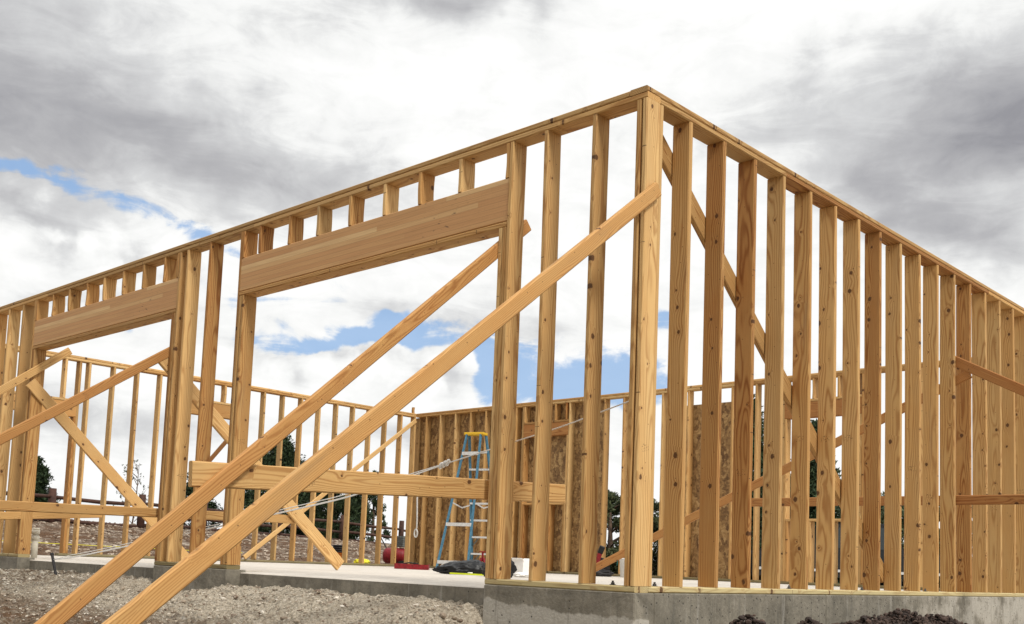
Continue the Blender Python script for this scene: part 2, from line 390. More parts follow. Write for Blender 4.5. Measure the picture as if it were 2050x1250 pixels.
def board(name, p0, p1, wdir, w, t, m='lumber', parent=None, hue=None, val=None, bow=.007, label=None):
    """board whose axis runs p0 -> p1 (centre line), width along wdir"""
    p0, p1 = Vector(p0), Vector(p1); zax = (p1 - p0); L = zax.length; zax.normalize()
    xax = Vector(wdir); xax = (xax - zax * xax.dot(zax)).normalized(); yax = zax.cross(xax)
    o = link(name, board_mesh(L, w, t, bow=bow), m, parent)
    mw = Matrix(((xax.x, yax.x, zax.x, p0.x), (xax.y, yax.y, zax.y, p0.y), (xax.z, yax.z, zax.z, p0.z), (0, 0, 0, 1)))
    if parent is not None: mw = Matrix.Translation(-parent.location) @ mw
    o.matrix_local = mw
    h = min(1, max(0, random.gauss(.42, .30))) if hue is None else hue
    v = random.uniform(.74, 1.12) if val is None else val * random.uniform(.95, 1.05)
    o.color = (h, v, random.random(), 1)
    if label: o['label'] = label
    return o
def box_bm(bm, x0, x1, y0, y1, z0, z1):
    v = [bm.verts.new(p) for p in ((x0, y0, z0), (x1, y0, z0), (x1, y1, z0), (x0, y1, z0), (x0, y0, z1), (x1, y0, z1), (x1, y1, z1), (x0, y1, z1))]
    for f in ((0, 3, 2, 1), (4, 5, 6, 7), (0, 1, 5, 4), (1, 2, 6, 5), (2, 3, 7, 6), (3, 0, 4, 7)): bm.faces.new([v[i] for i in f])
    return v
def tube_bm(bm, pts, r, n=8, caps=True):
    pts = [Vector(p) for p in pts]; rings = []
    rs = r if isinstance(r, (list, tuple)) else [r] * len(pts)
    for i, p in enumerate(pts):
        d_ = (pts[min(i + 1, len(pts) - 1)] - pts[max(i - 1, 0)]).normalized()
        a = d_.orthogonal().normalized() if i == 0 else (rings_a - d_ * rings_a.dot(d_)).normalized()
        rings_a = a; b_ = d_.cross(a)
        rings.append([bm.verts.new(p + (a * math.cos(2 * math.pi * k / n) + b_ * math.sin(2 * math.pi * k / n)) * rs[i]) for k in range(n)])
    for i in range(len(rings) - 1):
        for k in range(n): bm.faces.new((rings[i][k], rings[i][(k + 1) % n], rings[i + 1][(k + 1) % n], rings[i + 1][k]))
    if caps: bm.faces.new(rings[0][::-1]); bm.faces.new(rings[-1])
def tube(name, pts, r, m, parent=None, n=8, smooth=True):
    bm = bmesh.new(); tube_bm(bm, pts, r, n); o = from_bm(name, bm, m, parent, smooth=smooth)
    if parent is not None: o.matrix_local = Matrix.Translation(-parent.location)
    return o
def barbox(bm, p0, p1, wdir, w, t):
    p0, p1 = Vector(p0), Vector(p1); z_ = (p1 - p0).normalized()
    x_ = Vector(wdir); x_ = (x_ - z_ * x_.dot(z_)).normalized(); y_ = z_.cross(x_)
    v = [bm.verts.new(p + x_ * a * w / 2 + y_ * b_ * t / 2) for p in (p0, p1) for a, b_ in ((-1, -1), (1, -1), (1, 1), (-1, 1))]
    for f in ((0, 3, 2, 1), (4, 5, 6, 7), (0, 1, 5, 4), (1, 2, 6, 5), (2, 3, 7, 6), (3, 0, 4, 7)): bm.faces.new([v[i] for i in f])
def part(name, bm, m, parent, smooth=False, bev=0):
    if bev: bmesh.ops.bevel(bm, geom=list(bm.edges), offset=bev, segments=2, affect='EDGES', profile=.5, clamp_overlap=True)
    o = from_bm(name, bm, m, parent, smooth=smooth)
    if parent is not None: o.matrix_local = Matrix.Translation(-parent.location)
    return o

# ------------------------------------------------------------------ ground
def sstep(a, b, x):
    t = min(1, max(0, (x - a) / (b - a))); return t * t * (3 - 2 * t)
def crest(y): return min(.92, max(.48, .86 - .021 * (y - 7)))
def ground_z(x, y):
    base = -.305 - .0125 * (min(0, max(-9, x)) + 1)          # front yard, a little higher to the left
    zf = base - .055 * max(0, -y - .4)
    for (a, b_) in ((-4.421, -1.245), (-8.854, -5.689)):        # gravel ramps in the two wide openings
        k = sstep(a - .15, a + .2, x) * (1 - sstep(b_ - .12, b_ + .1, x))
        zf += k * (-.140 - base) * sstep(-1.15, -.02, y)
    zr = -.37 + .026 * max(0, min(9, y))
    z = zf + (zr - zf) * sstep(0.0, .8, x) * sstep(-1, .3, y)
    z = max(z, -.9)
    if -12.6 < x < -.05 and y > .3: z = min(z, -.45) if y < 9.3 else z
    if y > 9.3: z = -.12 - .02 * min(40, y - 9.3)
    if x < -12.6:
        up = -.13 + (crest(y) + .13) * sstep(-14.0, -24.5, x)
        dn = -(crest(y) + 1.8) * sstep(-25.5, -48, x)
        k = sstep(-3, 2, y)
        z = z * (1 - k) + (up + dn) * k
    dist = math.hypot(x, y)
    return z - 1.2 * sstep(60, 200, dist)
def axis(parts):
    out = []
    for a, b_, s in parts:
        n = max(1, int(round((b_ - a) / s)))
        out += [a + (b_ - a) * i / n for i in range(n)]
    return out + [parts[-1][1]]
xs = axis([(-4000, -400, 600), (-400, -60, 40), (-60, -32, 3), (-32, -12.8, .2), (-12.8, -9.5, .12), (-9.5, .3, .022), (.3, 1.5, .05), (1.5, 8, .3), (8, 60, 6), (60, 400, 60), (400, 4000, 600)])
ys = axis([(-4000, -400, 600), (-400, -40, 40), (-40, -8, 3), (-8, -4, .3), (-4, -2.4, .04), (-2.4, .3, .02), (.3, 12, .25), (12, 34, .35), (34, 80, 4), (80, 400, 40), (400, 5000, 800)])
gv = []
for yy in ys:
    for xx in xs:
        zz = ground_z(xx, yy)
        if abs(yy) < 60 and abs(xx) < 60:
            p = Vector((xx, yy, 0))
            k = .55 if (xx < -12.8) else 1.0
            zz += .035 * noise.noise(p * 1.7) + .02 * noise.noise(p * 5.1)
            if -10 < xx < 1.6 and -4.1 < yy < .35:
                edge = 1.0
                zz += edge * (.02 * noise.noise(p * 6) + (.045 * abs(noise.noise(p * 9)) +   .05 * abs(noise.noise(p * 19 + Vector((5, 3, 1))))) * (.5 + .5 * noise.noise(p * 1.9 + Vector((9, 1, 4))) + .3) + .018 * noise.noise(p * 36) - .024)
            else: zz += k * .03 * noise.noise(p * 3.3)
        gv.append((xx, yy, zz))
nx = len(xs)
gf = [(j * nx + i, j * nx + i + 1, (j + 1) * nx + i + 1, (j + 1) * nx + i) for j in range(len(ys) - 1) for i in range(nx - 1)]
gm = bpy.data.meshes.new('ground'); gm.from_pydata(gv, [], gf); gm.update()
for p in gm.polygons: p.use_smooth = True
g = link('ground', gm, 'dirt'); tag(g, 'rough sandy dirt and gravel ground round the foundation', 'ground', None, 'structure')

def rock_cloud(name, spots, m, squash=.6):
    """many separate stones in one mesh; spots = (x, y, z, size)"""
    ico = bmesh.new(); bmesh.ops.create_icosphere(ico, subdivisions=1, radius=1)
    bv = [v.co.copy() for v in ico.verts]; bf = [tuple(v.index for v in f.verts) for f in ico.faces]; ico.free()
    V, Fc = [], []
    for (x, y, z, s) in spots:
        b0 = len(V); e = Matrix.Rotation(random.uniform(0, 6.28), 3, 'Z') @ Matrix.Rotation(random.uniform(-.6, .6), 3, 'X')
        sx, sy, sz = s * random.uniform(.7, 1.3), s * random.uniform(.6, 1.1), s * squash * random.uniform(.7, 1.2)
        for v in bv:
            k = random.uniform(.8, 1.15); q = e @ Vector((v.x * sx * k, v.y * sy * k, v.z * sz * k))
            V.append((x + q.x, y + q.y, z + q.z))
        Fc += [tuple(b0 + i for i in f) for f in bf]
    me = bpy.data.meshes.new(name); me.from_pydata(V, [], Fc); me.update()
    return link(name, me, m)
sp = []
for _ in range(12000):
    x = random.uniform(-9.5, .3); y = -abs(random.gauss(0, 1.5)) + (.12 if random.random() < .5 else 0)
    if y < -3.8: continue
    if y > -.02 and not (-4.4 < x < -1.27 or -8.83 < x < -5.71): continue
    p = Vector((x, y, 0))
    if noise.noise(p * 1.3) < random.uniform(-.55, .35): continue
    s = min(.03, random.lognormvariate(-4.95, .5))
    sp.append((x, y, ground_z(x, y) + .035 * noise.noise(p * 1.7) + .02 * noise.noise(p * 5.1) + .004, s))
tag(rock_cloud('gravel', sp, 'stones'), 'loose pale gravel scattered over the dirt in front of the foundation', 'gravel', None, 'stuff')
sp = []
for _ in range(15000):
    x = random.uniform(-26, -13.2); y = random.uniform(1, 24)
    if x > -14.8 and random.random() < .7: continue
    if noise.noise(Vector((x * .5, y * .5, 2))) < random.uniform(-.6, .2): continue
    p = Vector((x, y, 0))
    sp.append((x, y, ground_z(x, y) + .035 * noise.noise(p * 1.7) + .02 * noise.noise(p * 5.1) + .005, random.uniform(.018, .05)))
tag(rock_cloud('gravel', sp, 'bankstones'), 'coarse brown gravel covering the low bank beyond the framing', 'gravel', None, 'stuff')

# ------------------------------------------------------------------ foundation
H = 3.1255; D = .139; T = .038; ZT = H - 2 * T
XL, YB = -12.654, 9.387
f = thing('concrete_foundation', 'grey cast concrete foundation with pale floor slab carrying the timber framing', 'foundation')
def stem(x0, x1, y0, y1, z0=-.9, z1=0.0):
    bm = bmesh.new(); nxs = max(1, int((x1 - x0) / .12)); nys = max(1, int((y1 - y0) / .12))
    box_bm(bm, x0, x1, y0, y1, z0, z1)
    bmesh.ops.bevel(bm, geom=list(bm.edges), offset=.006, segments=1, affect='EDGES')
    return part('stem_wall', bm, 'stem', f)
stem(-1.249, .004, -.004, .2); stem(-5.693, -4.417, -.004, .2); stem(XL - .004, -8.85, -.004, .2)
for a, b_ in ((.2005, 2.40), (2.408, 5.86), (5.864, YB + .004)): stem(-.2, .004, a, b_)
stem(XL - .004, XL + .2, .2005, YB + .004); stem(XL + .201, -.201, YB - .2, YB + .004)
bm = bmesh.new()
xa = [XL + .2, -8.85, -5.693, -4.417, -1.249, -.2005]
zs = -.003
def quad(*p): bm.faces.new([bm.verts.new(q) for q in p])
quad((xa[0], .5, zs), (xa[5], .5, zs), (xa[5], YB - .2005, zs), (xa[0], YB - .2005, zs))
for i in (0, 2, 4): quad((xa[i], .2005, zs), (xa[i + 1], .2005, zs), (xa[i + 1], .5, zs), (xa[i], .5, zs))
for i in (1, 3):
    a, b_ = xa[i], xa[i + 1]
    quad((a, .147, -.025), (b_, .147, -.025), (b_, .5, zs), (a, .5, zs))
    quad((a, .140, -.031), (b_, .140, -.031), (b_, .147, -.025), (a, .147, -.025))
    quad((a, .140, -.6), (b_, .140, -.6), (b_, .140, -.031), (a, .140, -.031))
for x in xa[1:5]: bm.faces.new([bm.verts.new(q) for q in ((x, .19, -.05), (x, .19, zs), (x, .5, zs), (x, .5, -.05))])
bmesh.ops.remove_doubles(bm, verts=bm.verts, dist=.0005)
sl = part('floor_slab', bm, 'slab', f)
sl.data.materials.append(M['stem'])
for p in sl.data.polygons:
    if abs(p.normal.y) > .9: p.material_index = 1
for (bx_, by_) in ((-.22, .075), (-2.0, -9), (-.07, .30), (-.07, 1.97), (-.07, 3.16), (-.07, 4.43), (-.07, 6.2)):
    if by_ < -1: continue
    bm = bmesh.new()
    tube_bm(bm, [(bx_, by_, .0), (bx_, by_, .066)], .007, 8); tube_bm(bm, [(bx_, by_, .044), (bx_, by_, .055)], .012, 6); tube_bm(bm, [(bx_, by_, .040), (bx_, by_, .0435)], .02, 10)
    part('anchor_bolt', bm, 'steelbolt', f)

# ------------------------------------------------------------------ framing helpers
def vstud(par, kind, nm, x, y, z0, z1, m='lumber', **k):
    """upright member. kind 'A': wide face to +-x (walls along x), x = right face, y0 = outer edge; kind 'B': wide face to +-y, y = near face"""
    if kind == 'A': return board(nm, (x - T / 2, y + D / 2, z0), (x - T / 2, y + D / 2, z1), (0, 1, 0), D, T, m, par, **k)
    return board(nm, (x - D / 2, y + T / 2, z0), (x - D / 2, y + T / 2, z1), (1, 0, 0), D, T, m, par, **k)
def plateA(par, nm, x0, x1, y, z, m='lumber', **k): return board(nm, (x0, y + D / 2, z + T / 2), (x1, y + D / 2, z + T / 2), (0, 1, 0), D, T, m, par, bow=.001, **k)
def plateB(par, nm, y0, y1, x, z, m='lumber', **k): return board(nm, (x - D / 2, y0, z + T / 2), (x - D / 2, y1, z + T / 2), (1, 0, 0), D, T, m, par, bow=.001, **k)
e = .0012

# ---- front wall (along x at y = 0)
A = thing('wall_frame', 'long open timber wall frame with two wide garage openings under deep headers', 'wall frame', (0, 0, 0))
for a, b_ in ((-1.245, -.905), (-.904, -e)): plateA(A, 'bottom_plate', a, b_, 0, e, 'treated', hue=.4, val=1.05)
plateA(A, 'bottom_plate', -5.689, -4.421, 0, e, 'treated', hue=.9, val=.7)
plateA(A, 'bottom_plate', XL, -8.854, 0, e, 'treated', hue=.5, val=.9)
for a, b_ in ((XL, -8.62), (-8.618, -4.33), (-4.328, -.742), (-.739, 0)): plateA(A, 'top_plate', a, b_, 0, ZT + e)
for a, b_ in ((XL + D, -10.3), (-10.298, -6.9), (-6.898, -2.36), (-2.358, -D - .004)): plateA(A, 'top_plate', a, b_, 0, ZT + T + 2 * e, hue=.3)
st = dict(z0=T + 2 * e, z1=ZT)
for x, h, v in ((-.3993, .35, .95), (-.8165, .3, 1.0), (-5.436, .25, 1.05), (-5.032, .75, .92)):
    vstud(A, 'A', 'stud', x, 0, T + 2 * e, ZT, hue=h, val=v)
vstud(A, 'A', 'stud', 0, 0, T + 2 * e, ZT, hue=.15, val=1.08)
vstud(A, 'A', 'stud', -.046, 0, T + 2 * e, ZT, hue=.5, val=.95)
for x in (-9.28, -9.70, -10.11, -10.52, -10.93, -11.34, -11.75, -12.16, XL + T): vstud(A, 'A', 'stud', x, 0, T + 2 * e, ZT)
vstud(A, 'A', 'king_stud', -1.131, 0, T + 2 * e, ZT, hue=.3, val=1.0)
vstud(A, 'A', 'king_stud', -4.497, 0, T + 2 * e, ZT)
vstud(A, 'A', 'king_stud', -5.575, 0, T + 2 * e, ZT, hue=.4)
vstud(A, 'A', 'king_stud', -8.930, 0, T + 2 * e, ZT, hue=.5, val=.9)
ZP = 2.4515
for x in (-1.2115, -1.172): vstud(A, 'A', 'jack_stud', x, 0, T + 2 * e, ZP)
for x in (-4.4565, -4.416): vstud(A, 'A', 'jack_stud', x, 0, T + 2 * e, ZP)
for x in (-5.616, -5.656): vstud(A, 'A', 'jack_stud', x, 0, T + 2 * e, ZP)
for x in (-8.8915, -8.8535): vstud(A, 'A', 'jack_stud', x, 0, T + 2 * e, ZP)
for a, b_, c_ in ((-4.496, -1.170, .7), (-8.929, -5.614, .6)):
    plateA(A, 'header_plate', a, b_, 0, ZP + e, hue=.55)
    board('header', (a, .003 + .066, 2.647), (b_, .003 + .066, 2.647), (0, 0, 1), .308, .132, 'glulam', A, bow=.001)
for x in (-4.4585, -4.201, -3.757, -3.352, -2.920, -2.492, -2.078, -1.645, -1.1705): vstud(A, 'A', 'cripple_stud', x, 0, 2.803, ZT)
for x in (-8.8915, -8.449, -8.018, -7.584, -7.174, -6.741, -6.313, -5.884, -5.6145): vstud(A, 'A', 'cripple_stud', x, 0, 2.803, ZT)

# ---- right wall (along y at x = 0)
B = thing('wall_frame', 'timber wall frame of close even studs running back from the near corner', 'wall frame', (0, D, 0))
for a, b_ in ((D + e, 1.975), (1.977, 5.13), (5.132, YB)): plateB(B, 'bottom_plate', a, b_, 0, e, 'treated', hue=.3, val=1.12)
for a, b_ in ((D + e, 1.73), (1.732, 5.85), (5.852, YB - D)): plateB(B, 'top_plate', a, b_, 0, ZT + e)
for a, b_ in ((0, 3.285), (3.288, 6.95), (6.952, YB)): plateB(B, 'top_plate', a, b_, 0, ZT + T + 2 * e, hue=.35)
vstud(B, 'B', 'stud', 0, D + e, T + 2 * e, ZT, hue=.2, val=1.0)
tint = {1: (.42, .95), 2: (.72, .95), 3: (.8, .9), 4: (.30, .86), 5: (.55, .95), 6: (.40, 1.0), 7: (.35, .95), 8: (.75, .92), 9: (.4, .95), 10: (.42, .98), 11: (.4, 1.0), 12: (.45, .92), 13: (.8, .9), 14: (.38, .98), 15: (.3, .9), 16: (.42, .98)}
for k in range(1, 23):
    h, v = tint.get(k, (.4, .95))
    vstud(B, 'B', 'stud', random.uniform(-.003, 0), .4704 + .4064 * (k - 1), T + 2 * e, ZT, hue=h, val=v)

# ---- left wall (along y at x = XL)
Cw = thing('wall_frame', 'distant left wall frame of pale studs with a doorway and a window header', 'wall frame', (XL, D, 0))
XR = XL + D                                              # inner face
plateB(Cw, 'bottom_plate', D + e, 1.15, XR, e, 'treated', val=.5); plateB(Cw, 'bottom_plate', 2.09, YB, XR, e, 'treated', val=.5)
for a, b_ in ((D + e, 3.1), (3.102, 6.2), (6.202, YB - D)): plateB(Cw, 'top_plate', a, b_, XR, ZT + e)
for a, b_ in ((0, 2.72), (2.73, 7.4), (7.402, YB)): plateB(Cw, 'top_plate', a, b_, XR, ZT + T + 2 * e, hue=.3)
s5 = [5.64 - .4064 * k for k in range(0, 14)]
for y in (.355, .76, 2.35, 2.757, 3.163, 3.57, 5.60, 6.008, 6.415, 6.822, 7.228, 7.634, 8.041, 8.447, 8.853, 9.21): vstud(Cw, 'B', 'stud', XR, y, T + 2 * e, ZT, hue=random.uniform(.1, .45))
vstud(Cw, 'B', 'stud', XR, D + .002, T + 2 * e, ZT); vstud(Cw, 'B', 'stud', XR, YB - T - .001, T + 2 * e, ZT)
for y in (1.075, 2.197, 3.975, 5.195): vstud(Cw, 'B', 'king_stud', XR, y, T + 2 * e, ZT)
for y, z in ((1.1135, 2.16), (2.158, 2.16), (4.0135, 2.471), (5.156, 2.471)): vstud(Cw, 'B', 'jack_stud', XR, y, T + 2 * e, z)
for a, b_, z in ((1.1145, 2.1955, 2.162), (4.0145, 5.1935, 2.473)):
    board('header', (XL + .068, a, z + .118), (XL + .068, b_, z + .118), (0, 0, 1), .234, .13, 'fir', Cw, hue=.5)
    plateB(Cw, 'header_plate', a, b_, XR, z + .237)
board('stub_block', (XR - .05, 9.20, H + .004), (XR - .05, 9.20, H + .13), (1, 0, 0), .05, .05, 'lumber', Cw)
for y, z in ((1.55, 2.440), (1.97, 2.440), (4.38, 2.751), (4.79, 2.751)): vstud(Cw, 'B', 'cripple_stud', XR, y, z, ZT)

# ---- back wall (along x at y = YB - D)
Y0 = YB - D
Dw = thing('wall_frame', 'back wall frame with strand board sheathing nailed behind its studs', 'wall frame', (XL, Y0, 0))
plateA(Dw, 'bottom_plate', XR + e, -6.1, Y0, e, 'treated', val=.5); plateA(Dw, 'bottom_plate', -6.098, -D - e, Y0, e, 'treated', val=.5)
for a, b_ in ((XR + e, -9.0), (-8.998, -5.0), (-4.998, -D - e)): plateA(Dw, 'top_plate', a, b_, Y0, ZT + e)
for a, b_ in ((XL + D + e, -7.2), (-7.198, -3.4), (-3.398, -D - e)): plateA(Dw, 'top_plate', a, b_, Y0, ZT + T + 2 * e)
for x in (-12.198, -11.781, -11.346, -10.917, -10.499, -10.09, -9.70, -8.03, -7.601, -7.19, -6.79, -6.385, -5.877, -5.47, -5.06, -4.632, -2.80, -2.46, -2.06, -1.65, -1.24, -.84, -.43, -D - .003):
    vstud(Dw, 'A', 'stud', x, Y0, T + 2 * e, ZT, hue=random.uniform(.1, .5))
for x in (-9.515, -8.39, -4.165, -2.905): vstud(Dw, 'A', 'king_stud', x, Y0, T + 2 * e, ZT)
for x in (-9.4765, -8.4285, -4.1265, -2.9435): vstud(Dw, 'A', 'jack_stud', x, Y0, T + 2 * e, 2.471)
for a, b_ in ((-9.514, -8.4285), (-4.164, -2.9435)):
    board('header', (a, Y0 + .068, 2.592), (b_, Y0 + .068, 2.592), (0, 0, 1), .236, .13, 'fir', Dw, hue=.85)
    plateA(Dw, 'header_plate', a, b_, Y0, 2.711)
for x in (-9.4765, -9.09, -8.73, -8.4665, -4.1265, -3.68, -3.28, -2.982): vstud(Dw, 'A', 'cripple_stud', x, Y0, 2.751, ZT)
for a, b_, z in ((-9.476, -8.467, 1.225), (-4.126, -2.982, .93)):
    plateA(Dw, 'window_sill', a, b_, Y0, z)
    for k in range(4): vstud(Dw, 'A', 'cripple_stud', a + T + (b_ - a - T) * k / 3, Y0, T + 2 * e, z - .001)
def sheet(x0, x1, z0, z1):
    bm = bmesh.new(); box_bm(bm, x0, x1, YB + .002, YB + .013, z0, z1)
    return part('sheathing_panel', bm, 'osb', Dw)
for a in (XL, XL + 1.2215, XL + 2.443, XL + 3.6645): sheet(a, a + 1.219, .003, 3.06)
sheet(XL + 4.886, -7.615, .003, 3.06)
sheet(-6.42, -5.16, .02, 2.832)

# ------------------------------------------------------------------ temporary braces
G1 = 'temporary timber braces'
def brace_yz(name, xf, a, b_, w, label, cat='brace', m='fir', **k):
    """board on edge in the plane x = const: its +x face at xf, lower edge from a to b_ given as (y, z)"""
    a, b_ = Vector((0, *a)), Vector((0, *b_)); d_ = (b_ - a).normalized()
    up = Vector((0, -d_.z, d_.y)); up = up if up.z > 0 else -up
    c_ = up * w / 2 + Vector((xf - T / 2, 0, 0))
    o = board(name, a + c_, b_ + c_, up, w, T, m, None, bow=.002, **k)
    return tag(o, label, cat, G1)
def brace_xz(name, yf, a, b_, w, label, cat='brace', m='fir', **k):
    a, b_ = Vector((a[0], 0, a[1])), Vector((b_[0], 0, b_[1])); d_ = (b_ - a).normalized()
    up = Vector((-d_.z, 0, d_.x)); up = up if up.z > 0 else -up
    c_ = up * w / 2 + Vector((0, yf + T / 2, 0))
    o = board(name, a + c_, b_ + c_, up, w, T, m, None, bow=.002, **k)
    return tag(o, label, cat, G1)
def ln(p, q, y): return p[1] + (q[1] - p[1]) * (y - p[0]) / (q[0] - p[0])
w4 = .089
brace_yz('timber_brace', .0395, (.122, 2.446), (-3.62, ln((.122, 2.446), (-3.122, -.131), -3.62)), w4, 'long orange brace from the near corner post down to the dirt', hue=.45, val=1.08)
brace_yz('timber_brace', -1.2485, (.34, 2.527), (-3.2, ln((-.006, 2.227), (-2.835, -.224), -3.2)), w4, 'long orange brace poking past the stud at the right end of the wide header', hue=.6, val=1.0)
brace_yz('timber_brace', -5.693, (.16, ln((.013, 2.018), (-1.509, .987), .16)), (-3.45, ln((.013, 2.018), (-1.509, .987), -3.45)), w4, 'reddish brace rising to the post between the two garage openings', hue=.75, val=.95)
brace_yz('timber_brace', -8.812, (.433, 2.464), (-3.1, ln((.433, 2.464), (-.365, 1.838), -3.1)), w4, 'yellowish brace with free sawn top end in the farther garage opening', m='lumber', hue=.3, val=.95)
brace_yz('timber_brace', -5.699, (-.098, 1.96), (2.197, -.001), D, 'wide knotty plank brace ending on the slab inside the nearer garage opening', m='lumber', hue=.2, val=1.05)
brace_yz('timber_brace', -8.818, (-.078, 1.997), (2.09, .001), D, 'wide plank brace sloping down inside the farther garage opening', m='lumber', hue=.3, val=1.0)
brace_yz('tie_board', -1.2895, (-2.19, .485), (.857, .603), D, 'wide horizontal board crossing the nearer garage opening', 'tie board', m='lumber', hue=.35, val=.98)
brace_yz('tie_board', -5.735, (-2.4, .418), (1.76, .486), w4, 'upper horizontal board crossing the farther garage opening', 'tie board', m='lumber', hue=.45, val=.92)
brace_yz('tie_board', -8.858, (-2.2, .27), (.98, .514), w4, 'lower horizontal board crossing the farther garage opening, just under another', 'tie board', m='lumber', hue=.5, val=1.0)
brace_yz('timber_brace', XR + T + .002, (5.394, .041), (9.24, 2.945), .08, 'thin pale diagonal brace across the distant left wall studs', m='lumber', hue=.15, val=1.1)
brace_yz('timber_brace', XR + T + .002, (4.27, 1.29), (5.13, 2.34), .07, 'short dark strut crossing the distant window opening of the left wall', hue=1, val=.5)
brace_yz('timber_brace', -D - .003, (.225, 2.911), (3.72, .104), D, 'steep brace nailed inside the close even studs of the right wall', m='lumber', hue=.5, val=.85)
YS = .4704 + .4064 * 11 + T + .003
brace_xz('timber_brace', YS + .006, (-4.50, .002), (.135, 2.050), w4, 'reddish brace rising from the slab behind the right wall studs', hue=.75, val=1.0)
brace_xz('tie_board', YS, (-2.35, .857), (1.6, .853), w4, 'red brown horizontal board passing through the right wall studs', 'tie board', hue=.85, val=.9)
brace_xz('timber_brace', YS - .004, (-.15, 2.240), (2.2, .952), .095, 'dark red brace leaning on the outside of the right wall', hue=.85, val=.88)

# ------------------------------------------------------------------ rope tackle and stake
t = thing('steel_stake', 'black steel stake leaning in the dirt before the farther opening', 'stake', (-7.49, -.1, -.26))
bm = bmesh.new(); tube_bm(bm, [(-7.42, -.1, -.42), (-7.72, -.1, .057)], .016, 8); tube_bm(bm, [(-7.716, -.1, .05), (-7.725, -.1, .064)], .021, 8); part('shaft', bm, 'blackm', t)
rp = [(-7.68, -.1, .0), (-7.1, .02, .085), (-4.816, .2, .404), (-3.065, .2, .63), (-1.747, .2, .883), (-.758, .2, 1.067), (-.219, .2, 1.193)]
def along(s):
    s = s * (len(rp) - 1); i = min(int(s), len(rp) - 2); return Vector(rp[i]).lerp(Vector(rp[i + 1]), s - i)
t = thing('rope_tackle', 'white tightening rope stretched from the stake to the near corner post', 'rope', (-1.9, .2, .86))
k_end = 4.0 / 6 - .02
for dy, dz in ((0, .014), (.02, -.002), (-.01, -.017)):
    bm = bmesh.new()
    tube_bm(bm, [along(k_end * i / 24) + Vector((0, dy, dz)) * min(1, i / 3) * (1 - max(0, (i - 21) / 3) * .8) for i in range(25)], .0038, 6)
    part('rope_strand', bm, 'rope', t, True)
bm = bmesh.new(); tube_bm(bm, [along(k_end + (1 - k_end) * i / 10) for i in range(11)], .0044, 6); part('rope_strand', bm, 'rope', t, True)
kp = along(k_end)
bm = bmesh.new()
for k in range(3):
    c_ = kp + Vector((.035 * (k - 1), 0, .01 * (k - 1)))
    tube_bm(bm, [c_ + Vector((.012 * math.sin(a * .9), math.cos(a) * .016, math.sin(a) * .02)) for a in [i * .5236 for i in range(13)]], .0075, 6)
part('knot', bm, 'rope', t, True)
kt = along(k_end - .035)
bm = bmesh.new()
pts = [kt + Vector((-.006 * math.sin(i * .6), 0, -.052 * i)) for i in range(9)]
c_ = pts[-1] + Vector((-.008, 0, -.04))
pts += [c_ + Vector((math.sin(a) * .017, 0, math.cos(a) * .03)) for a in [i * .5236 for i in range(13)]]
tube_bm(bm, pts, .0055, 6); part('tail_loop', bm, 'rope', t, True)

# ------------------------------------------------------------------ step ladder
LT = Vector((-8.92, 7.43, 2.29)); sd = Vector((-.325, .946, 0)).normalized(); wd = Vector((sd.y, -sd.x, 0))
t = thing('step_ladder', 'blue step ladder with yellow top standing open before the back wall', 'ladder', (LT.x, LT.y, 0))
def lp(s, u, z): return Vector((LT.x, LT.y, 0)) + sd * s + wd * u + Vector((0, 0, z))
def leg(front, side, z):   # point on a rail at height z
    k = 1 - z / LT.z
    return lp((.07 + .58 * k) if front else -(.07 + .60 * k), side * (.155 + .13 * k if front else .13 + .15 * k), z)
for fr in (True, False):
    for s_ in (-1, 1):
        bm = bmesh.new(); barbox(bm, leg(fr, s_, .0), leg(fr, s_, LT.z - .01), sd, .062 if fr else .042, .025)
        part('front_rail' if fr else 'rear_rail', bm, 'blue', t)
for i in range(7):
    z = .29 + i * .285
    bm = bmesh.new(); barbox(bm, leg(True, -1, z), leg(True, 1, z), sd, .085, .03); part('step', bm, 'alu', t)
for z in (.13, .75, 1.95):
    bm = bmesh.new(); barbox(bm, leg(False, -1, z) - sd * .02, leg(False, 1, z) - sd * .02, (0, 0, 1), .055, .02); part('rear_brace', bm, 'alu', t)
for s_ in (-1, 1):
    bm = bmesh.new(); m_ = lp(0, s_ * .2, 1.05); barbox(bm, leg(True, s_, 1.12), m_, (0, 0, 1), .022, .006); barbox(bm, m_, leg(False, s_, 1.12), (0, 0, 1), .022, .006); part('spreader', bm, 'alu', t)
    for fr in (True,):
        for z in (.29, .575):
            bm = bmesh.new(); barbox(bm, leg(fr, s_, z - .17), leg(fr, s_ * .45, z - .01), (0, 0, 1), .02, .008); part('knee_brace', bm, 'grey', t)
    bm = bmesh.new(); barbox(bm, leg(False, s_, .0) - sd * .01, leg(False, s_ * .5, .125) - sd * .02, sd, .02, .008); part('knee_brace', bm, 'alu', t)
bm = bmesh.new(); barbox(bm, lp(0, -.18, LT.z + .008), lp(0, .18, LT.z + .008), sd, .18, .045); part('top_cap', bm, 'yellow', t, bev=.008)

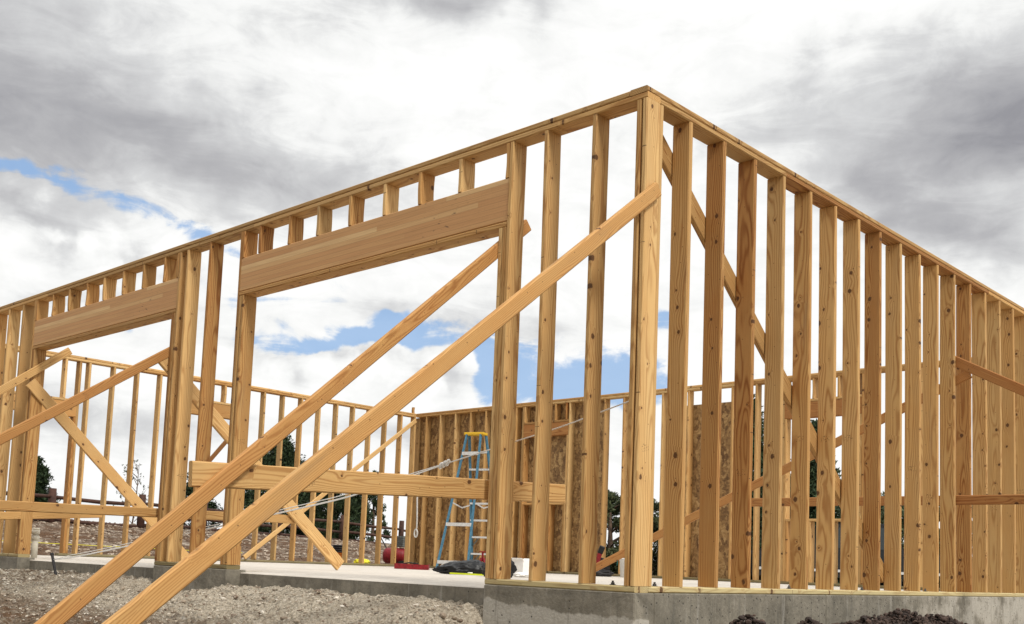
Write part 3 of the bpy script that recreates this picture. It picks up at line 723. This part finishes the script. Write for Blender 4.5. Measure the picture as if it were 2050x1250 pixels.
# ------------------------------------------------------------------ things on the slab
def crumple(name, cx, cy, rx, ry, h, label, cat, m, ang=0, seed=1, peak=0):
    """slumped bag: a squashed, folded shell resting on the slab"""
    bm = bmesh.new(); bmesh.ops.create_icosphere(bm, subdivisions=5, radius=1)
    ca, sa = math.cos(ang), math.sin(ang)
    for v in bm.verts:
        p = v.co.copy(); q = p * 2.1 + Vector((seed * 7.3, seed, 0))
        k = 1 + .22 * noise.noise(q) + .14 * abs(noise.noise(q * 2.3)) + .09 * abs(noise.noise(q * 5)) 
        x_ = p.x * rx * k; y_ = p.y * ry * k; hh = h * (1 + peak * p.x)
        z_ = max(0, (p.z * k * .62 + .38)) * hh
        v.co = Vector((cx + x_ * ca - y_ * sa, cy + x_ * sa + y_ * ca, z_ + (.0 if z_ > 0 else .001 * noise.noise(q * 9)) + .0005))
    o = from_bm(name, bm, m, smooth=True); return tag(o, label, cat)
ang = math.atan2(.685, .728)
crumple('black_bag', -5.15, 3.56, .29, .18, .15, 'crumpled black plastic bag lying before the blue ladder', 'bag', 'black', ang, 1, .35)
crumple('black_bag', -3.90, 2.90, .16, .16, .235, 'upright black plastic bag peeking past the post right of the nearer opening', 'bag', 'black', ang, 2, 0)
def lvl(cx, cy, L, a):
    t = thing('spirit_level', 'lime yellow spirit level lying in front of the crumpled black bag', 'level', (cx, cy, 0))
    dx = Vector((math.cos(a), math.sin(a), 0)); c_ = Vector((cx, cy, .0))
    bm = bmesh.new(); barbox(bm, c_ - dx * L / 2 + Vector((0, 0, .013)), c_ + dx * L / 2 + Vector((0, 0, .010)), (0, 0, 1), .017, .045); part('beam', bm, 'lime', t)
    for s_ in (-1, 1):
        bm = bmesh.new(); barbox(bm, c_ + dx * s_ * L / 2 + Vector((0, 0, .014)), c_ + dx * s_ * (L / 2 + .015) + Vector((0, 0, .014)), (0, 0, 1), .022, .05); part('end_cap', bm, 'blackm', t)
    bm = bmesh.new(); tube_bm(bm, [c_ - dx * .03 + Vector((0, 0, .026)), c_ + dx * .03 + Vector((0, 0, .026))], .007, 8); part('vial', bm, 'white', t, True)
lvl(-4.60, 3.17, .52, .2)
t = thing('red_stand', 'red steel stand with splayed legs at the right end of the crumpled black bag', 'stand', (-5.35, 4.25, 0))
c_ = Vector((-5.26, 4.02, 0))
for k in range(4):
    a = ang + math.pi / 4 + k * math.pi / 2
    bm = bmesh.new(); barbox(bm, c_ + Vector((math.cos(a) * .10, math.sin(a) * .10, 0)), c_ + Vector((math.cos(a) * .015, math.sin(a) * .015, .2)), (math.cos(a), math.sin(a), 0), .018, .03); part('leg', bm, 'red', t)
bm = bmesh.new(); tube_bm(bm, [c_ + Vector((0, 0, .16)), c_ + Vector((0, 0, .27))], .013, 8); barbox(bm, c_ + Vector((-.03, -.03, .275)), c_ + Vector((.03, .03, .275)), (1, -1, 0), .03, .012); part('post', bm, 'red', t)
# red tray
t = thing('tool_tray', 'low red tool tray on the slab left of the ladder', 'tray', (-8.3, 5.65, 0))
c_ = Vector((-8.72, 5.96, 0)); dx = Vector((.728, .685, 0)); dyv = Vector((-.685, .728, 0))
bm = bmesh.new()
for s_ in (-1, 1):
    barbox(bm, c_ + dyv * .11 * s_ + dx * -.26 + Vector((0, 0, .045)), c_ + dyv * .11 * s_ + dx * .26 + Vector((0, 0, .035)), (0, 0, 1), .08 if s_ < 0 else .07, .008)
    barbox(bm, c_ + dx * .26 * s_ - dyv * .11 + Vector((0, 0, .045)), c_ + dx * .26 * s_ + dyv * .11 + Vector((0, 0, .045)), (0, 0, 1), .08, .008)
barbox(bm, c_ - dx * .26 + Vector((0, 0, .006)), c_ + dx * .26 + Vector((0, 0, .006)), dyv, .22, .01)
part('body', bm, 'red', t)
bm = bmesh.new(); tube_bm(bm, [c_ - dx * .2 + Vector((0, 0, .07)), c_ - dx * .05 + Vector((0, 0, .10)), c_ + dx * .1 + Vector((0, 0, .085))], .01, 6); part('handle', bm, 'blackm', t)
# white bucket
t = thing('white_bucket', 'white plastic bucket standing behind the near corner post', 'bucket', (-6.1, 7.95, 0))
c_ = Vector((-6.55, 8.6, 0))
bm = bmesh.new(); tube_bm(bm, [c_, c_ + Vector((0, 0, .28)), c_ + Vector((0, 0, .285)), c_ + Vector((0, 0, .30))], [.105, .125, .132, .132], 20); part('body', bm, 'white', t, True)
bm = bmesh.new(); tube_bm(bm, [c_ + Vector((math.cos(a) * .135, 0, .26 - abs(math.sin(a)) * .12)) for a in [i * math.pi / 10 for i in range(11)]], .004, 6); part('handle', bm, 'grey', t)
# white board sheet and crumpled paper
t = thing('white_carton', 'white open carton partly hidden by the upright black bag', 'carton', (-4.5, 4.2, 0))
bm = bmesh.new(); c_ = Vector((-5.06, 4.45, 0)); box_bm(bm, c_.x - .12, c_.x + .07, c_.y, c_.y + .2, .001, .19)
part('body', bm, 'white', t)
for s_ in (-1, 1):
    bm = bmesh.new(); barbox(bm, c_ + Vector((-.12, .1 + .1 * s_, .19)), c_ + Vector((.07, .1 + .1 * s_, .19)), (0, s_ * .05, .08), .06, .004); part('flap', bm, 'white', t)
crumple('paper_scrap', -4.36, 3.75, .10, .08, .05, 'crumpled white paper scrap lying right of the upright black bag', 'paper', 'white', .3, 5)
crumple('orange_rag', -5.30, 4.9, .05, .05, .06, 'small orange rag lying beyond the crumpled paper scrap', 'rag', 'orange', .3, 6)
# nailer with air hose
t = thing('nail_gun', 'black and red nail gun standing on its nose by the back wall', 'nail gun', (-7.0, 7.6, 0))
c_ = Vector((-6.90, 8.24, .08))
bm = bmesh.new(); barbox(bm, c_ + Vector((-.02, 0, .02)), c_ + Vector((.06, .03, .30)), (1, 1, 0), .07, .06); part('body', bm, 'red', t, bev=.01)
bm = bmesh.new(); barbox(bm, c_ + Vector((.05, .03, .28)), c_ + Vector((.09, .05, .40)), (1, 1, 0), .085, .08); part('cap', bm, 'black', t, bev=.015)
bm = bmesh.new(); barbox(bm, c_ + Vector((.02, .02, .22)), c_ + Vector((.18, .14, .14)), (0, 0, 1), .045, .04); part('handle', bm, 'black', t, bev=.008)
bm = bmesh.new(); barbox(bm, c_ + Vector((-.02, 0, .03)), c_ + Vector((.18, .14, .06)), (0, 0, 1), .05, .03); part('magazine', bm, 'blackm', t)
bm = bmesh.new(); tube_bm(bm, [c_ + Vector((.16 + .09 * math.sin(i * .35), .14 + .02 * i, .16 + .13 * math.sin(i * .45))) for i in range(9)], .006, 6); part('air_hose', bm, 'teal', t, True)
crumple('dark_sack', -6.86, 8.26, .22, .14, .12, 'low dark sack on the slab by the nail gun', 'sack', 'blackm', ang, 8)

# pvc stub by the farther opening
t = thing('pvc_pipe', 'pale plastic pipe stub with collar beside the far jamb of the farther opening', 'pipe', (-9.13, .3, 0))
c_ = Vector((-9.13, .3, -.01))
bm = bmesh.new(); tube_bm(bm, [c_, c_ + Vector((0, 0, .3))], .036, 16); part('pipe', bm, 'pvc', t, True)
bm = bmesh.new()
for z in (.22, .29): tube_bm(bm, [c_ + Vector((0, 0, z)), c_ + Vector((0, 0, z + .05))], .046, 16)
tube_bm(bm, [c_ + Vector((0, 0, .34)), c_ + Vector((0, 0, .365))], .04, 16)
part('collar', bm, 'pvc', t, True)

# ------------------------------------------------------------------ things outside, behind the left wall
t = thing('air_compressor', 'red air compressor tank standing outside beyond the left wall studs', 'air compressor', (-14.22, 10.3, -.06))
c_ = Vector((-14.22, 10.32, .22)); dx = Vector((.8, .6, 0))
bm = bmesh.new(); tube_bm(bm, [c_ + dx * s for s in (-.27, -.245, -.18, .18, .245, .27)], [.05, .14, .175, .175, .14, .05], 20); part('tank', bm, 'red', t, True)
bm = bmesh.new(); box_bm(bm, c_.x - .02, c_.x + .22, c_.y + .02, c_.y + .2, .42, .66)
for i in range(5): box_bm(bm, c_.x - .03, c_.x + .23, c_.y + .0, c_.y + .21, .44 + i * .045, .455 + i * .045)
part('motor', bm, 'grey', t)
bm = bmesh.new(); tube_bm(bm, [c_ - dx * .2 + Vector((0, 0, .15)), c_ - dx * .36 + Vector((0, 0, .42)), c_ - dx * .42 + Vector((0, 0, .45))], .013, 8); part('handle', bm, 'blackm', t)
for s_ in (-1, 1):
    bm = bmesh.new(); q = c_ + dx * .2 + Vector((-.6, .8, 0)) * .2 * s_; q.z = .02; tube_bm(bm, [q - Vector((-.6, .8, 0)) * .025, q + Vector((-.6, .8, 0)) * .025], .1, 16); part('wheel', bm, 'blackm', t)
o = crumple('yellow_sheet', -15.13, 10.13, .17, .13, .12, 'crumpled yellow plastic sheet on the ground left of the red compressor', 'plastic sheet', 'tarp', ang, 3)
t = thing('hose_coil', 'black coiled hose heap on orange stand left of the crumpled yellow sheet', 'hose', (-15.5, 9.77, 0))
bm = bmesh.new()
for k in range(4): tube_bm(bm, [Vector((-15.5 + math.cos(a) * .14, 9.77 + math.sin(a) * .14, .26 + .045 * k)) for a in [i * math.pi / 8 for i in range(17)]], .024, 8)
part('coil', bm, 'blackm', t, True)
bm = bmesh.new(); tube_bm(bm, [(-15.5, 9.77, -.1), (-15.5, 9.77, .22), (-15.5, 9.77, .24)], [.15, .13, .17], 14); part('stand', bm, 'orange', t, True)
bm = bmesh.new(); tube_bm(bm, [(-17.41, 2.2, .22), (-17.41, 3.82, .2), (-17.44, 6.57, .17), (-17.45, 8.5, .16)], .006, 5)
tag(from_bm('string_line', bm, 'tarp'), 'thin yellow string line strung over the gravel bank outside', 'string line')

# log rail fence
t = thing('rail_fence', 'dark brown log rail fence along the crest of the gravel bank', 'fence', (-22, 6, 0))
fp = [(-20.6, .6), (-21.2, 3.3), (-21.78, 5.94), (-22.0, 8.35), (-23.1, 10.8), (-24.1, 14.0), (-25.05, 17.2), (-26.65, 21.2), (-28.4, 25.2)]
for i, (x, y) in enumerate(fp):
    zg = ground_z(x, y); top = 1.56 + (.04 * math.sin(i * 2.1))
    lean = random.uniform(-.04, .04)
    bm = bmesh.new(); tube_bm(bm, [(x, y, zg - .2), (x + lean * .5, y, (zg + top) / 2), (x + lean, y, top)], [.105, .1, .09], 10); part('post', bm, 'log', t, True)
    if i:
        x0, y0 = fp[i - 1]; zg0 = ground_z(x0, y0)
        for hh in (.18, .52, .88):
            bm = bmesh.new(); a, b_ = Vector((x0, y0, zg0 * .5 + .27 + hh * .82 + random.uniform(-.03, .03))), Vector((x, y, zg * .5 + .27 + hh * .82 + random.uniform(-.05, .05)))
            m_ = (a + b_) / 2 + Vector((0, 0, random.uniform(-.03, .01))); tube_bm(bm, [a, m_, b_], [.042, .05, .04], 8); part('rail', bm, 'log', t, True)

# ------------------------------------------------------------------ trees
def leaves_mesh(clumps, per, size, name, m, parent):
    V, Fc = [], []
    for (c_, r_) in clumps:
        for _ in range(per):
            d_ = Vector((random.gauss(0, 1), random.gauss(0, 1), random.gauss(0, 1))); d_.normalize()
            p = c_ + d_ * r_ * random.random() ** .45
            u = Vector((random.gauss(0, 1), random.gauss(0, 1), random.gauss(0, .8) + .5)).normalized(); v = u.orthogonal().normalized()
            s = size * random.uniform(.6, 1.4); b0 = len(V)
            V += [tuple(p - v * s * .4), tuple(p + u * s * .5), tuple(p + v * s * .4), tuple(p + u * s * 1.25)]
            Fc += [(b0, b0 + 1, b0 + 3), (b0 + 1, b0 + 2, b0 + 3)]
    me = bpy.data.meshes.new(name); me.from_pydata(V, [], Fc); me.update()
    o = link(name, me, m, parent); o.matrix_local = Matrix.Translation(-parent.location); return o
def tree(name, label, x, y, top, rad, shape, m, group=None, n=60, per=150, size=.1, zg=None):
    zg = ground_z(x, y) if zg is None else zg; h = top - zg
    t = thing(name, label, 'tree', (x, y, zg), group)
    bm = bmesh.new()
    tube_bm(bm, [(x, y, zg - .2), (x + .05, y, zg + h * .4), (x, y, zg + h * .92)], [rad * .12, rad * .08, .012], 8)
    cl = []
    for i in range(n):
        s = random.random()
        if shape == 'cone': hr = rad * (1 - s) ** .75 * (.5 + .5 * min(1, s * 6)); z = zg + h * (.04 + .93 * s)
        else: hr = rad * math.sqrt(max(0, 1 - (2 * s - 1.0) ** 2)) * 1.0; z = zg + h * (.08 + .88 * s)
        a = random.uniform(0, 6.283); k = hr * (.35 + .65 * random.random() ** .5)
        c_ = Vector((x + math.cos(a) * k, y + math.sin(a) * k, z))
        cl.append((c_, rad * random.uniform(.16, .34) * (1 - .45 * s)))
        if i % 3 == 0: tube_bm(bm, [(x, y, max(zg + .1, z - hr * .5)), tuple(c_)], [rad * .03, .008], 5)
    part('trunk', bm, 'bark', t, True)
    leaves_mesh(cl, per, size, 'crown', m, t)
    return t
G2 = 'dark trees beyond the framing'
tree('juniper_tree', 'dark juniper behind the brown fence post at the far left', -36.5, 11.6, 3.45, 1.3, 'cone', 'juniper', G2, 110)
tree('juniper_tree', 'tall dark conifer rising above the horizontal board in the nearer opening', -30.4, 18.2, 4.65, 2.1, 'cone', 'juniper', G2, 170)
tree('juniper_tree', 'bushy dark conifer just right of the tall conifer', -27.9, 19.0, 3.0, 1.35, 'round', 'juniper', G2, 150)
tree('juniper_tree', 'low dark conifer left of the tall conifer and behind the posts', -33.1, 16.3, 3.2, 1.6, 'cone', 'juniper', G2, 60)
tree('juniper_tree', 'slim pointed juniper top between the two crossing braces', -33.0, 25.0, 4.0, .9, 'cone', 'juniper', G2, 40)
tree('scrub_oak', 'round dark scrub oak seen left of the near corner post', -14.75, 18.6, 2.25, 1.05, 'round', 'oak', G2, 90, 150, .09, -.4)
tree('scrub_oak', 'round dark scrub oak seen right of the near corner post', -13.3, 19.6, 2.3, 1.0, 'round', 'oak', G2, 90, 150, .09, -.4)
tree('juniper_tree', 'tall dark juniper behind the lone strand board panel', -10.9, 19.4, 4.8, 1.5, 'cone', 'juniper', G2, 190, 220, .1, -.4)
tree('juniper_tree', 'broad dark juniper behind the right end of the back wall', -9.7, 20.9, 4.2, 1.25, 'cone', 'juniper', G2, 170, 220, .1, -.4)
tree('scrub_oak', 'low dark scrub oak behind the right wall studs', -8.3, 22.0, 2.3, 1.2, 'round', 'oak', G2, 90, 150, .1, -.4)
tree('scrub_oak', 'rounded low scrub oak farthest right behind the studs', -6.6, 22.6, 2.4, 1.1, 'round', 'oak', G2, 80, 150, .1, -.4)
# thin young tree with few leaves
t = thing('sapling', 'thin bare sapling with sparse leaves left of the centre post', 'tree', (-28.3, 11.3, .5))
bm = bmesh.new(); cl = []
b0 = Vector((-28.3, 11.3, .4)); tube_bm(bm, [b0, b0 + Vector((.05, .1, 1.2)), b0 + Vector((0, .15, 2.5))], [.03, .022, .006], 6)
for i in range(16):
    z = .5 + 1.9 * i / 16; a = random.uniform(0, 6.28); L = .75 * (1 - .5 * i / 16)
    e_ = b0 + Vector((math.cos(a) * L * .7, math.sin(a) * L * .7, z + L * .7)); tube_bm(bm, [b0 + Vector((.03, .1, z)), e_], [.012, .004], 5)
    cl.append((e_, .12)); cl.append((b0.lerp(e_, .75) + Vector((0, 0, z * .2)), .1))
part('trunk', bm, 'bark', t); leaves_mesh(cl, 9, .07, 'crown', 'oak', t)

# ------------------------------------------------------------------ parked truck glimpsed through the right wall
t = thing('parked_truck', 'dark parked truck glimpsed through gaps of the right wall studs', 'truck', (-8.0, 19.4, 0))
dx = Vector((.728, .685, 0)); dy = Vector((-.685, .728, 0)); c0 = Vector((-8.0, 19.1, -.35))
def tp(a, b_, z): return c0 + dx * a + dy * b_ + Vector((0, 0, z))
bm = bmesh.new()
prof = [(-2.3, .45), (-2.35, .95), (-2.2, 1.05), (-1.0, 1.1), (-.45, 1.72), (.9, 1.75), (1.15, 1.1), (2.3, 1.08), (2.35, .5)]
l_ = [bm.verts.new(tp(a, -.85, z)) for a, z in prof]; r_ = [bm.verts.new(tp(a, .85, z)) for a, z in prof]
bm.faces.new(l_); bm.faces.new(r_[::-1])
for i in range(len(prof)): j = (i + 1) % len(prof); bm.faces.new((l_[i], r_[i], r_[j], l_[j]))
part('body', bm, 'paint_dark', t)
for a0, a1, a2, a3 in ((-.85, .1, -.35, .1), (.2, 1.0, .2, .82)):
    bm = bmesh.new(); bm.faces.new([bm.verts.new(tp(a, -.856, z)) for a, z in ((a0, 1.15), (a1, 1.15), (a3, 1.65), (a2, 1.65))]); part('window', bm, 'glass', t)
bm = bmesh.new(); barbox(bm, tp(-2.3, -.87, .62), tp(2.3, -.87, .62), (0, 0, 1), .06, .03); part('side_trim', bm, 'alu', t)
for a in (-1.5, 1.5):
    for b_ in (-.8, .8):
        bm = bmesh.new(); tube_bm(bm, [tp(a, b_ - .1, .36), tp(a, b_ + .1, .36)], .36, 20); w_ = part('wheel', bm, 'blackm', t)
        bm = bmesh.new(); tube_bm(bm, [tp(a, b_ - .115, .36), tp(a, b_ - .1, .36)], .2, 16); o = from_bm('rim', bm, 'alu', w_); o.matrix_local = Matrix.Translation(-t.location)
        o.matrix_local = Matrix.Identity(4)

# ------------------------------------------------------------------ dark soil heaps by the right wall
def heap(label, pts, seed):
    sp = []
    for (x, y, zt, r_) in pts:
        zg = ground_z(x, y) - .03
        for _ in range(int(3600 * r_)):
            a = random.uniform(0, 6.283); k = r_ * random.random() ** .5
            zz = zg + (zt - zg) * max(0, 1 - (k / r_) ** 1.4) * random.uniform(.75, 1.03)
            sp.append((x + math.cos(a) * k * .7, y + math.sin(a) * k, zz, random.choice((.006, .008, .011, .011, .016, .024))))
        for _ in range(90): sp.append((x + random.gauss(0, r_ * .25), y + random.gauss(0, r_ * .3), zg + (zt - zg) * random.uniform(.1, .5), .06))
    o = rock_cloud('soil_heap', sp, 'soil', .8); return tag(o, label, 'soil heap', 'soil heaps')
heap('small dark soil heap near the corner below the right wall', [(.4, .62, -.10, .36), (.42, .28, -.16, .2)], 1)
heap('long dark soil heap farther along the foundation of the right wall', [(.4, 1.42, -.13, .28), (.4, 2.35, -.13, .5), (.4, 2.85, -.085, .55), (.4, 3.5, -.13, .6), (.45, 1.9, -.16, .4)], 2)
# wood scraps on the dirt
def scrap(p0, p1, w, label):
    o = board('wood_scrap', p0, p1, (0, 0, 1) if False else (Vector(p1) - Vector(p0)).cross(Vector((0, 0, 1))), w, .02, 'lumber', None, hue=.2)
    tag(o, label, 'wood scrap')
def gz(x, y): return ground_z(x, y) + .03
scrap((-4.75, -2.86, gz(-4.75, -2.86)), (-4.45, -2.62, gz(-4.45, -2.62)), .07, 'short pale wood offcut on the dirt at the lower left')
